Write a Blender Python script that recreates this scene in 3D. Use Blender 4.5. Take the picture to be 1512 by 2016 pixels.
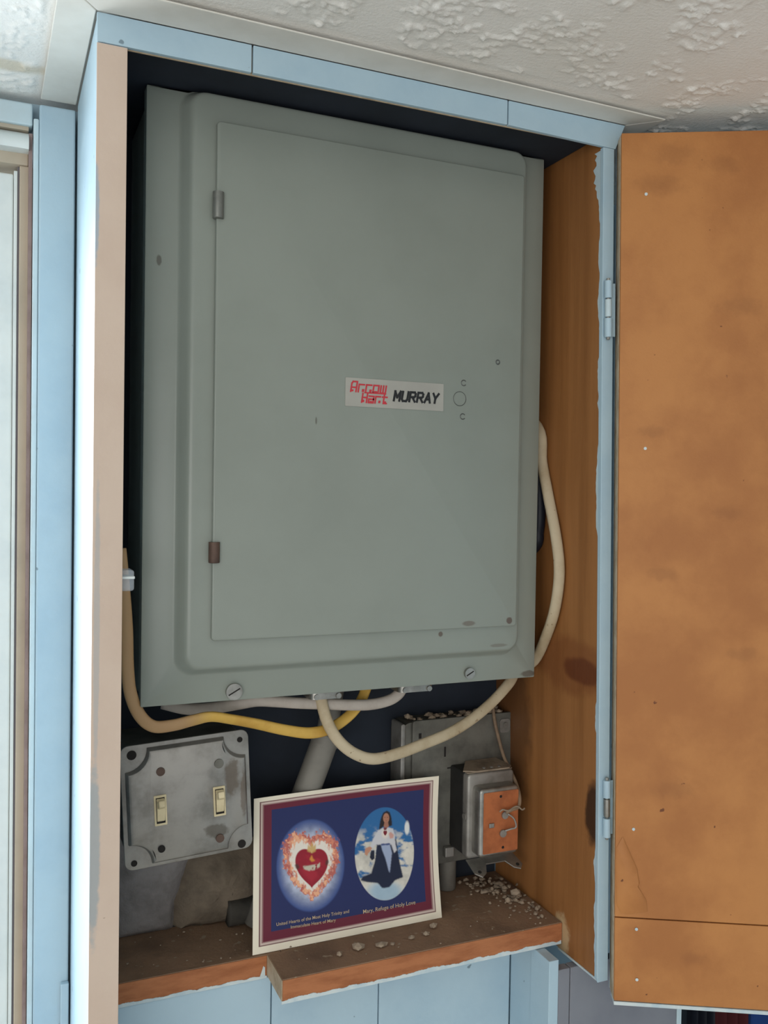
import bpy, bmesh, math, random
import numpy as np
from mathutils import Vector, Matrix

# ------------------------------------------------------------------ scene, camera, light
for o in list(bpy.data.objects): bpy.data.objects.remove(o)
scene = bpy.context.scene
col = scene.collection
ZC = 1.75                                   # camera height above the floor
CAM = np.array([-.0620, -.6526, ZC])
yaw, pit, rol = np.radians([23.333, -1.2037, .906]); FPX = 1775.7
Dv = np.array([np.sin(yaw)*np.cos(pit), np.cos(yaw)*np.cos(pit), np.sin(pit)])
R0 = np.array([np.cos(yaw), -np.sin(yaw), 0.]); U0 = np.cross(R0, Dv)
Rv = np.cos(rol)*R0+np.sin(rol)*U0; Uv = -np.sin(rol)*R0+np.cos(rol)*U0
cam = bpy.data.cameras.new('camera'); camo = bpy.data.objects.new('camera', cam); col.objects.link(camo)
cam.sensor_fit = 'HORIZONTAL'; cam.sensor_width = 36; cam.lens = 36*FPX/1512; cam.clip_start = .01
m = Matrix.Identity(4)
for i in range(3):
    m[i][0] = Rv[i]; m[i][1] = Uv[i]; m[i][2] = -Dv[i]; m[i][3] = CAM[i]
camo.matrix_world = m
scene.camera = camo
scene.view_settings.view_transform = 'Standard'; scene.view_settings.look = 'None'
scene.view_settings.gamma = 1; scene.view_settings.use_curve_mapping = False
scene.view_settings.exposure = 0.0
w = bpy.data.worlds.new('room_daylight'); scene.world = w; w.use_nodes = True
w.node_tree.nodes['Background'].inputs[0].default_value = (.92, .97, 1.0, 1)
w.node_tree.nodes['Background'].inputs[1].default_value = 0.76
al = bpy.data.lights.new('window_daylight', 'AREA'); al.shape = 'RECTANGLE'; al.size = 1.1; al.size_y = 1.3
al.energy = 74; al.color = (.86, .95, 1.0)
alo = bpy.data.objects.new('window_daylight', al); col.objects.link(alo)
alo.location = (-.72, .92, ZC+.02)
alo.rotation_euler = (Vector((.0, 0, ZC-.30))-Vector(alo.location)).to_track_quat('-Z', 'Y').to_euler()

bl = bpy.data.lights.new('rear_fill_light', 'AREA'); bl.shape = 'RECTANGLE'; bl.size = 1.7; bl.size_y = .9; bl.energy = 15; bl.color = (1.0, .98, .94)  # added fill light from rear left, no window modelled there
blo = bpy.data.objects.new('rear_fill_light', bl); col.objects.link(blo); blo.location = (-1.05, -1.95, ZC-.15)
blo.rotation_euler = (Vector((.2, 0, ZC-.05))-Vector(blo.location)).to_track_quat('-Z', 'Y').to_euler()

def at(x, y, X=None, Y=None, Z=None):       # photo pixel + one known coordinate (Z from camera height) -> point
    v = Dv+Rv*(x-756)/FPX-Uv*(y-1008)/FPX
    if X is not None: t = (X-CAM[0])/v[0]
    elif Y is not None: t = (Y-CAM[1])/v[1]
    else: t = Z/v[2]
    return CAM+t*v

# ------------------------------------------------------------------ materials
def lin(c): return tuple((x/12.92 if x <= .04045 else ((x+.055)/1.055)**2.4) for x in [k/255 for k in c])
class NT:
    def __init__(s, name):
        s.m = bpy.data.materials.new(name); s.m.use_nodes = True; s.t = s.m.node_tree; s.b = s.t.nodes['Principled BSDF']
    def n(s, typ, **k):
        q = s.t.nodes.new(typ)
        for a, b in k.items(): setattr(q, a, b)
        return q
    def l(s, a, b): s.t.links.new(a, b)
    def pos(s, scale=(1, 1, 1), off=(0, 0, 0)):
        g = s.n('ShaderNodeNewGeometry'); mp = s.n('ShaderNodeMapping'); s.l(g.outputs['Position'], mp.inputs[0])
        mp.inputs['Location'].default_value = off; mp.inputs['Scale'].default_value = scale
        return mp.outputs[0]
    def noise(s, vec, sc, det=4, rough=.6, dist=0):
        q = s.n('ShaderNodeTexNoise'); s.l(vec, q.inputs['Vector']); q.inputs['Scale'].default_value = sc
        q.inputs['Detail'].default_value = det; q.inputs['Roughness'].default_value = rough; q.inputs['Distortion'].default_value = dist
        return q.outputs['Fac']
    def ramp(s, fac, a, b):
        q = s.n('ShaderNodeMapRange'); s.l(fac, q.inputs[0]); q.inputs[1].default_value = a; q.inputs[2].default_value = b
        q.interpolation_type = 'SMOOTHSTEP'; return q.outputs[0]
    def mix(s, fac, a, b):
        q = s.n('ShaderNodeMix', data_type='RGBA')
        if isinstance(fac, float): q.inputs[0].default_value = fac
        else: s.l(fac, q.inputs[0])
        for i, v in ((6, a), (7, b)):
            if isinstance(v, tuple): q.inputs[i].default_value = (*v, 1)
            else: s.l(v, q.inputs[i])
        return q.outputs[2]
    def mul(s, a, k):
        q = s.n('ShaderNodeMath', operation='MULTIPLY'); s.l(a, q.inputs[0])
        if isinstance(k, (int, float)): q.inputs[1].default_value = k
        else: s.l(k, q.inputs[1])
        return q.outputs[0]
    def spot(s, p, rad, soft=.45, wob=.35, nsc=150):     # 1 inside a ragged ellipsoid at world point p
        g = s.n('ShaderNodeNewGeometry'); a = s.n('ShaderNodeVectorMath', operation='SUBTRACT'); s.l(g.outputs['Position'], a.inputs[0]); a.inputs[1].default_value = tuple(p)
        d = s.n('ShaderNodeVectorMath', operation='DIVIDE'); s.l(a.outputs[0], d.inputs[0]); d.inputs[1].default_value = rad
        L = s.n('ShaderNodeVectorMath', operation='LENGTH'); s.l(d.outputs[0], L.inputs[0])
        nz = s.noise(s.pos(), nsc, 3); q = s.n('ShaderNodeMath', operation='MULTIPLY_ADD'); s.l(nz, q.inputs[0]); q.inputs[1].default_value = wob*2
        s.l(L.outputs['Value'], q.inputs[2])
        return s.ramp(q.outputs[0], 1+wob+soft*.5, 1+wob-soft*.5)
    def bump(s, h, dist, st=1.):
        q = s.n('ShaderNodeBump'); q.inputs['Strength'].default_value = st; q.inputs['Distance'].default_value = dist
        s.l(h, q.inputs['Height']); s.l(q.outputs[0], s.b.inputs['Normal'])
    def fin(s, c, rough=.5, metal=0., spec=.5):
        if isinstance(c, tuple): s.b.inputs['Base Color'].default_value = (*c, 1)
        else: s.l(c, s.b.inputs['Base Color'])
        s.b.inputs['Roughness'].default_value = rough; s.b.inputs['Metallic'].default_value = metal
        s.b.inputs['Specular IOR Level'].default_value = spec
        return s.m
def mk(name, c, c2=None, sc=30, rough=.5, metal=0., spec=.4, lo=.35, hi=.75, bsc=None, bd=.0003, stretch=(1, 1, 1), det=5, spots=(), specks=None):
    t = NT(name); v = t.pos(stretch); cc = lin(c)
    if c2: cc = t.mix(t.ramp(t.noise(v, sc, det), lo, hi), lin(c), lin(c2))
    if specks:
        for (k, thr, clr) in specks: cc = t.mix(t.ramp(t.noise(t.pos(off=(k*.01, 0, 0)), k, 2, .4), thr, thr+.03), cc, lin(clr))
    for sp in spots:
        cc = t.mix(t.mul(t.spot(*sp[:2], **(sp[4] if len(sp) > 4 else {})), sp[3]), cc, lin(sp[2]))
    if bsc: t.bump(t.noise(v, bsc, 4), bd)
    return t.fin(cc, rough, metal, spec)

M = {}
M['blue'] = mk('pale_blue_wall_paint', (176, 200, 213), (165, 191, 207), sc=14, rough=.45, bsc=60, bd=.0004, specks=[(90, .74, (120, 140, 152))])
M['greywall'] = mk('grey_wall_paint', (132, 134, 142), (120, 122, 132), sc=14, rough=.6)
M['tan_paint'] = mk('beige_board_paint', (204, 184, 168), (196, 174, 158), sc=10, rough=.6, bsc=200, bd=.0002, specks=[(70, .76, (120, 95, 75))],
    spots=[(at(186, 420, Y=0), (.003, .01, .035), (160, 172, 184), .9), (at(183, 1680, Y=0), (.0045, .01, .06), (150, 160, 165), .8), (at(190, 1250, Y=0), (.002, .01, .1), (165, 168, 170), .6)])
M['white_trim'] = mk('off_white_trim_paint', (230, 227, 219), (218, 214, 205), sc=20, rough=.5, specks=[(80, .75, (90, 85, 78))])
M['ceiling'] = mk('textured_ceiling_paint', (248, 245, 240), (240, 236, 228), sc=5, rough=.8, bsc=350, bd=.0006,
    spots=[(at(20, 130, Z=.3294), (.03, .010, .05), (205, 180, 130), .45, dict(nsc=60, soft=.9))])
M['ply'] = mk('varnished_plywood', (160, 108, 62), (138, 90, 48), sc=9, rough=.5, stretch=(6, 6, .35), lo=.3, hi=.75, bsc=60, bd=.0002,
    spots=[(at(1150, 1322, X=.4313), (.06, .030, .012), (78, 34, 20), .95, dict(nsc=50, wob=.3)), (at(1130, 1310, X=.4313), (.06, .06, .025), (120, 68, 36), .55, dict(nsc=40)),
           (at(1172, 1605, X=.4333), (.06, .013, .028), (45, 26, 14), .9, dict(nsc=60)), (at(1000, 1420, X=.433), (.06, .045, .09), (74, 46, 28), .6, dict(nsc=40)),
           (at(1110, 1840, X=.4365), (.06, .012, .02), (205, 180, 140), .7, dict(nsc=90, wob=.5))])
M['hardboard'] = mk('brown_hardboard', (186, 125, 69), (166, 106, 56), sc=11, rough=.55, bsc=500, bd=.00015, det=10, lo=.38, hi=.68,
    specks=[(130, .76, (110, 62, 32)), (60, .80, (150, 92, 48))],
    spots=[(at(x, y, Y=Y), (.012*k, .06, .006*k), (124, 74, 38), .26, dict(nsc=70+30*k, wob=1.1, soft=1.3)) for x, y, Y, k in ((1335, 300, -.04, 1.2), (1440, 318, -.065, 1), (1300, 365, -.03, 1.3), (1280, 850, -.025, .7), (1445, 1010, -.065, .8), (1330, 1555, -.04, 1.2), (1480, 600, -.075, 1.2), (1300, 1130, -.03, .9), (1470, 1290, -.07, .9), (1370, 1890, -.05, .8))])
M['rawwood'] = mk('raw_wood_edge', (176, 112, 72), (148, 88, 52), sc=60, rough=.75, stretch=(.5, 1, 2), bsc=300, bd=.0006)
M['shelfwood'] = mk('dusty_brown_shelf_wood', (148, 118, 94), (116, 92, 74), sc=22, rough=.85, bsc=260, bd=.0007, specks=[(120, .7, (160, 142, 120))])
M['beige_edge'] = mk('unpainted_beige_edge', (196, 178, 152), (168, 146, 118), sc=70, rough=.7, bsc=200, bd=.0004)
M['flake'] = mk('flaking_paint', (206, 214, 214), (176, 196, 206), sc=70, rough=.6)
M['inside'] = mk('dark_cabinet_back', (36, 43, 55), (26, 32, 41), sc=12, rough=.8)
M['panel'] = mk('grey_green_enamel', (139, 145, 137), (132, 138, 130), sc=6, rough=.30, spec=.4, specks=[(55, .80, (84, 80, 72))],
    spots=[(at(1005, 1222, Y=.05), (.003, .02, .003), (88, 66, 58), .8), (at(925, 1228, Y=.05), (.006, .02, .0022), (96, 76, 66), .6), (at(866, 1248, Y=.058), (.0022, .02, .0022), (88, 68, 58), .8),
           (at(980, 1270, Y=.058), (.009, .02, .0015), (100, 84, 74), .45), (at(1040, 1326, Y=.067), (.008, .02, .003), (80, 66, 58), .7), (at(313, 512, Y=.067), (.002, .02, .004), (84, 80, 72), .8),
           (at(624, 828, Y=.05), (.0008, .02, .003), (90, 88, 80), .8)])
M['panel_dark'] = mk('worn_hinge_metal', (96, 98, 96), (70, 70, 68), sc=90, rough=.35, metal=.5)
M['hinge_grey'] = mk('grey_hinge_enamel', (124, 126, 120), (100, 100, 96), sc=60, rough=.35, metal=.3)
M['rusty'] = mk('rusty_metal', (98, 78, 68), (74, 58, 52), sc=90, rough=.6, metal=.3)
M['galv'] = mk('galvanised_steel', (158, 154, 148), (124, 120, 114), sc=40, rough=.45, metal=.55,
    spots=[(at(455, 1530, Y=.107), (.006, .03, .016), (104, 92, 80), .75, dict(wob=.7, nsc=120)), (at(425, 1635, Y=.107), (.009, .03, .006), (98, 90, 80), .7, dict(wob=.6)), (at(480, 1560, Y=.107), (.003, .03, .02), (108, 90, 74), .6, dict(wob=.6))])
M['galv_old'] = mk('dull_galvanised_steel', (120, 118, 110), (88, 86, 80), sc=30, rough=.6, metal=.35, lo=.3, hi=.7)
M['steel'] = mk('zinc_steel', (168, 166, 160), (128, 126, 120), sc=50, rough=.38, metal=.85)
M['dusty'] = mk('dust_covered_steel', (150, 134, 116), (116, 100, 84), sc=60, rough=.9, bsc=300, bd=.0006)
M['dark'] = mk('black_iron_core', (44, 42, 40), (30, 29, 28), sc=60, rough=.7)
M['pipe_dark'] = mk('grimy_dark_pipe', (72, 68, 62), (52, 50, 46), sc=50, rough=.8)
M['hole'] = mk('dark_hole', (34, 30, 28), rough=.9)
M['fibre'] = mk('orange_fibre_board', (176, 102, 60), (146, 82, 48), sc=60, rough=.7)
M['ivory'] = mk('ivory_plastic', (226, 210, 172), (206, 190, 152), sc=60, rough=.4)
M['cable_white'] = mk('dusty_white_cable_jacket', (190, 175, 148), (166, 147, 117), sc=30, rough=.55, specks=[(160, .70, (150, 130, 104))])
M['cable_grey'] = mk('white_cable_jacket', (180, 170, 160), (158, 147, 137), sc=30, rough=.55)
M['cable_yellow'] = mk('yellow_cable_jacket', (212, 172, 84), (190, 146, 66), sc=30, rough=.5, spots=[(at(280, 1330, Y=.09), (.045, .2, .3), (168, 134, 100), .9, dict(wob=.1, soft=.7))])
M['black_rubber'] = mk('black_cable_jacket', (22, 26, 38), rough=.5)
M['conduit'] = mk('grey_metal_conduit', (128, 124, 116), (106, 102, 96), sc=30, rough=.6, metal=.2)
M['plaster'] = mk('rough_grey_plaster', (150, 144, 142), (116, 110, 107), sc=30, rough=.95, bsc=90, bd=.002)
M['plaster_brown'] = mk('rough_brown_mortar', (130, 116, 100), (94, 84, 72), sc=36, rough=.95, bsc=90, bd=.002)
M['chip'] = mk('crumbled_plaster', (170, 152, 132), (132, 116, 100), sc=120, rough=.95)
M['wire'] = mk('brown_bell_wire', (136, 114, 92), (110, 90, 72), sc=80, rough=.7)
M['label'] = mk('silver_white_label', (164, 162, 154), (154, 152, 145), sc=20, rough=.35)
M['red_ink'] = mk('red_ink', (188, 52, 62), rough=.5)
M['black_ink'] = mk('black_ink', (26, 27, 30), rough=.5)
M['gold_ink'] = mk('gold_ink', (196, 172, 140), rough=.6)
M['winwhite'] = mk('white_window_vinyl', (222, 228, 226), (208, 216, 216), sc=20, rough=.4)
M['wintan'] = mk('tan_window_frame', (186, 172, 152), (172, 160, 142), sc=20, rough=.5)
M['wingrey'] = mk('grey_gasket', (104, 100, 106), rough=.6)
M['lightblue'] = mk('light_blue_sash_paint', (196, 216, 224), (188, 204, 210), sc=20, rough=.5)
M['purplewood'] = mk('bare_brown_wood', (148, 128, 124), (128, 108, 104), sc=40, rough=.8)
M['floor'] = mk('pale_vinyl_floor', (206, 196, 180), (192, 182, 166), sc=8, rough=.5)
M['redcloth'] = mk('dark_red_cloth', (74, 22, 28), rough=.9)
M['bluecloth'] = mk('dark_blue_cloth', (24, 60, 120), rough=.9)
M['clear'] = mk('clear_plastic', (200, 210, 220), rough=.1)
M['clear'].node_tree.nodes['Principled BSDF'].inputs['Alpha'].default_value = .35
t = NT('window_glass'); t.b.inputs['Alpha'].default_value = .08; M['glass'] = t.fin((.9, .95, .95), .02)
t = NT('card_print'); a = t.n('ShaderNodeAttribute', attribute_name='print'); M['print'] = t.fin(a.outputs['Color'], .42, 0, .35)

# ------------------------------------------------------------------ builders
ORG = {}
def empty(name, loc, label=None, cat=None, group=None, kind=None):
    o = bpy.data.objects.new(name, None); col.objects.link(o); o.location = tuple(loc); o.empty_display_size = .02; ORG[o] = np.array(loc, float)
    tag(o, label, cat, group, kind); return o
def tag(o, label=None, cat=None, group=None, kind=None):
    for k, v in (('label', label), ('category', cat), ('group', group), ('kind', kind)):
        if v: o[k] = v
    return o
def link(name, me, mat, parent=None, smooth=False, label=None, cat=None, group=None, kind=None):
    n = len(me.vertices); co = np.empty(n*3); me.vertices.foreach_get('co', co); co = co.reshape(-1, 3)
    c = (co.min(0)+co.max(0))/2; c[2] = co[:, 2].min()
    me.vertices.foreach_set('co', (co-c).ravel()); me.update()
    o = bpy.data.objects.new(name, me); col.objects.link(o); ORG[o] = c
    if parent: o.parent = parent; o.location = tuple(c-ORG[parent])
    else: o.location = tuple(c)
    for mm in (mat if isinstance(mat, (list, tuple)) else [mat]): me.materials.append(M[mm])
    if smooth is True: me.shade_smooth()
    elif smooth:
        me.shade_smooth(); me.set_sharp_from_angle(angle=smooth)
    return tag(o, label, cat, group, kind)
def mesh(name, vs, fs, mat, parent=None, smooth=False, **k):
    me = bpy.data.meshes.new(name); me.from_pydata([tuple(map(float, v)) for v in vs], [], fs); me.validate()
    bm = bmesh.new(); bm.from_mesh(me); bmesh.ops.recalc_face_normals(bm, faces=bm.faces); bm.to_mesh(me); bm.free()
    return link(name, me, mat, parent, smooth, **k)
def frombm(name, bm, mat, parent=None, smooth=False, **k):
    bmesh.ops.recalc_face_normals(bm, faces=bm.faces)
    me = bpy.data.meshes.new(name); bm.to_mesh(me); bm.free(); return link(name, me, mat, parent, smooth, **k)
def hexa(p8):                                # bottom 4 + top 4
    return p8, [(0, 3, 2, 1), (4, 5, 6, 7), (0, 1, 5, 4), (1, 2, 6, 5), (2, 3, 7, 6), (3, 0, 4, 7)]
def bmhex(bm, p8, bev=0, seg=2):
    vs = [bm.verts.new(tuple(map(float, p))) for p in p8]
    fs = [bm.faces.new([vs[i] for i in f]) for f in hexa(p8)[1]]
    bmesh.ops.recalc_face_normals(bm, faces=fs)
    if bev: bmesh.ops.bevel(bm, geom=list({e for f in fs for e in f.edges}), offset=bev, segments=seg, affect='EDGES', profile=.5)
def box(name, x0, x1, y0, y1, z0, z1, mat, parent=None, bev=.0006, **k):
    bm = bmesh.new(); bmhex(bm, [(x0, y0, z0), (x1, y0, z0), (x1, y1, z0), (x0, y1, z0), (x0, y0, z1), (x1, y0, z1), (x1, y1, z1), (x0, y1, z1)], bev)
    return frombm(name, bm, mat, parent, **k)
def hexo(name, p8, mat, parent=None, bev=.0006, **k):
    bm = bmesh.new(); bmhex(bm, p8, bev); return frombm(name, bm, mat, parent, **k)
def slab(name, quad, dirv, th, mat, parent=None, bev=.0006, **k):   # quad of 4 points pushed along dirv
    q = [np.array(p, float) for p in quad]; e = np.array(dirv, float)*th
    return hexo(name, [*q, *[p+e for p in q]], mat, parent, bev, **k)
def prism(name, pts, dirv, mat, parent=None, bev=0, smooth=False, **k):   # polygon (world pts) extruded along dirv; front = pts
    bm = bmesh.new(); vs = [bm.verts.new(tuple(map(float, p))) for p in pts]; f = bm.faces.new(vs)
    r = bmesh.ops.extrude_face_region(bm, geom=[f]); nv = [x for x in r['geom'] if isinstance(x, bmesh.types.BMVert)]
    bmesh.ops.translate(bm, verts=nv, vec=tuple(dirv))
    bmesh.ops.recalc_face_normals(bm, faces=bm.faces)
    if bev:
        es = [e for e in bm.edges if all(v in vs for v in e.verts)]
        bmesh.ops.bevel(bm, geom=es, offset=bev, segments=3, affect='EDGES', profile=.5)
    return frombm(name, bm, mat, parent, smooth, **k)
def rrect(x0, x1, z0, z1, r, n=6):
    out = []
    for cx, cz, a0 in ((x1-r, z1-r, 0), (x0+r, z1-r, 90), (x0+r, z0+r, 180), (x1-r, z0+r, 270)):
        for i in range(n+1):
            a = math.radians(a0+90*i/n); out.append((cx+r*math.cos(a), cz+r*math.sin(a)))
    return out
def cyl(name, c, axis, r, h, mat, parent=None, n=20, bev=0, smooth=.6, **k):
    a = Vector(axis).normalized(); q = a.to_track_quat('Z', 'Y'); pts = [Vector(c)+q@Vector((r*math.cos(6.28318*i/n), r*math.sin(6.28318*i/n), 0)) for i in range(n)]
    return prism(name, pts, a*h, mat, parent, bev, smooth, **k)
def resample(P, n):
    P = [np.array(p, float) for p in P]; Q = [2*P[0]-P[1]]+P+[2*P[-1]-P[-2]]; out = []
    for i in range(1, len(Q)-2):
        for j in range(n):
            s = j/n; a, b, c, d = Q[i-1:i+3]
            out.append(.5*((2*b)+(c-a)*s+(2*a-5*b+4*c-d)*s*s+(3*b-a-3*c+d)*s**3))
    out.append(P[-1]); return out
def sweep(name, P, a, b, mat, parent=None, n=6, seg=12, ref=None, twist=None, **k):
    ref = np.array(ref if ref is not None else Dv); C = resample(P, n); vs = []; fs = []; L = len(C)
    for i, c in enumerate(C):
        tg = C[min(i+1, L-1)]-C[max(i-1, 0)]; tg /= np.linalg.norm(tg)+1e-9
        sd = np.cross(tg, ref); sd /= np.linalg.norm(sd)+1e-9; nm = np.cross(sd, tg)
        tw = twist(i/(L-1)) if twist else 0; s2 = sd*math.cos(tw)+nm*math.sin(tw); n2 = -sd*math.sin(tw)+nm*math.cos(tw)
        for j in range(seg):
            q = 6.283185*j/seg; cx, sx = math.cos(q), math.sin(q)
            vs.append(c+s2*a*math.copysign(abs(cx)**.8, cx)+n2*b*math.copysign(abs(sx)**.8, sx))
    for i in range(L-1):
        for j in range(seg): fs.append((i*seg+j, i*seg+(j+1) % seg, (i+1)*seg+(j+1) % seg, (i+1)*seg+j))
    fs += [tuple(range(seg)), tuple((L-1)*seg+j for j in range(seg))]
    return mesh(name, vs, fs, mat, parent, True, **k)
rng = np.random.default_rng(4)
def vnoise(x, y, seed=0):
    g = np.random.default_rng(seed).random((64, 64)); xi = np.floor(x).astype(int); yi = np.floor(y).astype(int); fx = x-xi; fy = y-yi
    fx = fx*fx*(3-2*fx); fy = fy*fy*(3-2*fy); a = g[yi % 64, xi % 64]; b = g[yi % 64, (xi+1) % 64]; c = g[(yi+1) % 64, xi % 64]; d = g[(yi+1) % 64, (xi+1) % 64]
    return (a*(1-fx)+b*fx)*(1-fy)+(c*(1-fx)+d*fx)*fy
def fbm(x, y, seed=0, o=4):
    s = 0; t = 0
    for i in range(o): s = s+vnoise(x*2**i, y*2**i, seed+i)*.5**i; t += .5**i
    return s/t
def sst(x, a, b): q = np.clip((x-a)/(b-a), 0, 1); return q*q*(3-2*q)
def textmesh(body, shear=0, bold=0, space=1):
    cu = bpy.data.curves.new('t', 'FONT'); cu.body = body; cu.resolution_u = 3; cu.shear = shear; cu.offset = bold; cu.space_character = space
    o = bpy.data.objects.new('t', cu); col.objects.link(o); bpy.context.view_layer.update()
    dg = bpy.context.evaluated_depsgraph_get(); me = bpy.data.meshes.new_from_object(o.evaluated_get(dg))
    bpy.data.objects.remove(o); co = np.array([v.co[:2] for v in me.vertices]); fs = [tuple(p.vertices) for p in me.polygons]
    bpy.data.meshes.remove(me); co = (co-co.min(0)); return co, co.max(0), fs
Z = lambda z: ZC+z

# ------------------------------------------------------------------ structure: ceiling, walls, floor
CZ = .3304
X0, X1, Y0, Y1 = -.30, .95, -.50, .19
nx, ny = 760, 420
gx, gy = np.meshgrid(np.linspace(X0, X1, nx), np.linspace(Y0, Y1, ny))
wx = gx+.012*(fbm(gx*40+7, gy*40, 31)-.5); wy = gy+.012*(fbm(gx*40, gy*40+9, 41)-.5)
n1 = fbm(wx*80+20, wy*105+20, 3, 3); msk = sst(fbm(gx*34, gy*34+5, 17, 3), .46, .60)
h = np.exp(-((n1-.5)/.05)**2)*msk*.0013+sst(fbm(gx*150, gy*150, 23, 2), .58, .72)*.0013*msk+.0006*fbm(gx*22, gy*22, 9, 3)
edge = sst(np.minimum.reduce([gx-X0, X1-gx, gy-Y0, Y1-gy]), 0, .02); keep = 1-sst(gx, -.036, -.031)*(1-sst(gx, .471, .476))*sst(gy, -.040, -.036); h = h*edge*keep
vs = np.stack([gx, gy, ZC+CZ-h], -1).reshape(-1, 3); ids = np.arange(nx*ny).reshape(ny, nx)
fs = np.stack([ids[:-1, :-1], ids[1:, :-1], ids[1:, 1:], ids[:-1, 1:]], -1).reshape(-1, 4).tolist()
vs = vs.tolist(); base = len(vs); OX0, OX1, OY0, OY1 = -2.2, 2.6, -2.4, .30
big = [(OX0, OY0), (X0, OY0), (X1, OY0), (OX1, OY0), (OX0, Y0), (X0, Y0), (X1, Y0), (OX1, Y0), (OX0, Y1), (X0, Y1), (X1, Y1), (OX1, Y1), (OX0, OY1), (X0, OY1), (X1, OY1), (OX1, OY1)]
vs += [(x, y, ZC+CZ) for x, y in big]
for r in range(3):
    for c in range(3):
        if (r, c) != (1, 1): q = base+r*4+c; fs.append([q, q+4, q+5, q+1])
me = bpy.data.meshes.new('ceiling'); me.from_pydata(vs, [], fs)
link('ceiling', me, 'ceiling', None, True, label='white ceiling with rough trowelled texture above the cabinet', kind='structure')
box('floor', OX0, OX1, OY0, OY1, -.05, 0, 'floor', None, 0, label='pale vinyl floor of the room', kind='structure')
box('added_shade_wall', .98, 1.08, -1.3, .19, 0, Z(CZ), 'blue', None, 0, label='unseen pale blue wall added on the right to darken the area behind the open door', kind='structure')  # unseen wall, added to block light behind the door
# back wall with the window opening (left) and plain wall to the right
WX0, WX1, WZ0, WZ1 = -.95, -.034, Z(-.85), Z(.300)
bm = bmesh.new()
def bb(bm, x0, x1, y0, y1, z0, z1, bev=0): bmhex(bm, [(x0, y0, z0), (x1, y0, z0), (x1, y1, z0), (x0, y1, z0), (x0, y0, z1), (x1, y0, z1), (x1, y1, z1), (x0, y1, z1)], bev)
bb(bm, OX0, WX0, .19, .29, 0, Z(CZ)); bb(bm, WX0, WX1, .19, .29, 0, WZ0); bb(bm, WX0, WX1, .19, .29, WZ1, Z(CZ)); bb(bm, WX1, OX1, .19, .29, 0, Z(CZ))
frombm('wall_back', bm, 'blue', None, label='pale blue wall that carries the window and the cabinet', kind='structure')

# ceiling trim: front strip, left strip, right strip (mitred)
TZ = .3262
def strip(name, quad, label):
    slab(name, [(x, y, Z(TZ)) for x, y in quad], (0, 0, 1), CZ-TZ-.0029, 'white_trim', None, .0007, label=label, kind='structure')
strip('trim_1', [(-.026, -.034), (.4685, -.0245), (.444, -.0006), (0, -.0006)], 'flat off-white ceiling strip along the front of the cabinet header')
strip('trim_2', [(-.026, -.034), (-.0006, -.0006), (-.0006, .166), (-.029, .166)], 'flat off-white ceiling strip along the left side of the cabinet')
strip('trim_3', [(.4685, -.0245), (.468, .189), (.445, .189), (.445, -.0006)], 'flat ceiling strip along the right side of the cabinet')
# gap filler line of the ceiling trim
# window casing (right of the window, left of the cabinet)
YB = .1666
c0, c1 = at(72, 1000, Y=YB)[0], -.0008
wn = empty('window_1', (-.49, .2, WZ0), 'painted window at the left edge with white sash and blue casing', None, None, 'structure')
box('casing', c0, c1, YB, .19, 0.02, at(110, 210, Y=YB)[2], 'blue', wn, .0015)
box('casing_edge', c0-.0045, c0-.0002, YB+.002, .19, 0.02, at(75, 232, Y=YB)[2], 'lightblue', wn, .001)
box('casing_patch', at(119, 1990, Y=YB-.006)[0], c1, YB-.006, YB-.0002, 0.5, at(119, 1932, Y=YB)[2], 'blue', wn, .001)
gx0 = c0-.005
box('gasket', gx0-.003, gx0, .176, .19, WZ0, WZ1, 'purplewood', wn, .0003)
box('head_casing', WX0, gx0-.0002, .172, .19, at(35, 243, Y=.172)[2], at(35, 199, Y=.172)[2], 'lightblue', wn, .0015)
box('head_shadow_line', WX0, gx0-.003, .176, .19, at(35, 254, Y=.176)[2], at(35, 244, Y=.176)[2], 'wintan', wn, .0004)  # tan strip stands in for the shadow line under the head casing
za, zb_ = at(35, 296, Y=.178)[2], at(35, 255, Y=.178)[2]
pts = [(WX0, .189-.019*math.sin(math.pi*(i/10)**.8*.5+.3)*1.0, zb_-(zb_-za)*i/10) for i in range(11)]+[(WX0, .19, za), (WX0, .19, zb_)]
prism('head_rail', pts, (gx0-.003-WX0, 0, 0), 'winwhite', wn, 0, .8)
zt_ = at(35, 304, Y=.19)[2]; zf = at(35, 328, Y=.19)[2]
box('frame', WX0, gx0-.003, .184, .24, zf, zt_, 'wintan', wn, .0008)
fx = at(62, 1000, Y=.186)[0]; fx2 = at(34, 1000, Y=.186)[0]; sx = at(26, 1000, Y=.192)[0]
box('frame', fx2, fx, .186, .24, WZ0, zf, 'wintan', wn, .0008)
box('gasket', fx2-.0015, fx2, .190, .24, WZ0, zf, 'wingrey', wn, 0)
box('sash', fx2-.0045, fx2-.0016, .189, .235, WZ0, zf-.004, 'winwhite', wn, .0006)
box('sash', sx-.035, fx2-.0047, .192, .232, WZ0, zf-.006, 'winwhite', wn, .0015)
box('sash', WX0+.036, sx-.0355, .192, .232, zf-.045, zf-.006, 'winwhite', wn, .0015)
box('sash', WX0+.036, sx-.0355, .192, .232, WZ0, WZ0+.04, 'winwhite', wn, .0015)
box('sash', WX0, WX0+.035, .192, .232, WZ0, zf-.006, 'winwhite', wn, .0015)
box('pane', WX0+.0352, sx-.0352, .210, .213, WZ0+.0402, zf-.0452, 'glass', wn, 0)
box('sill', WX0-.02, c0-.006, .15, .189, WZ0-.02, WZ0, 'lightblue', wn, .002)

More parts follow.
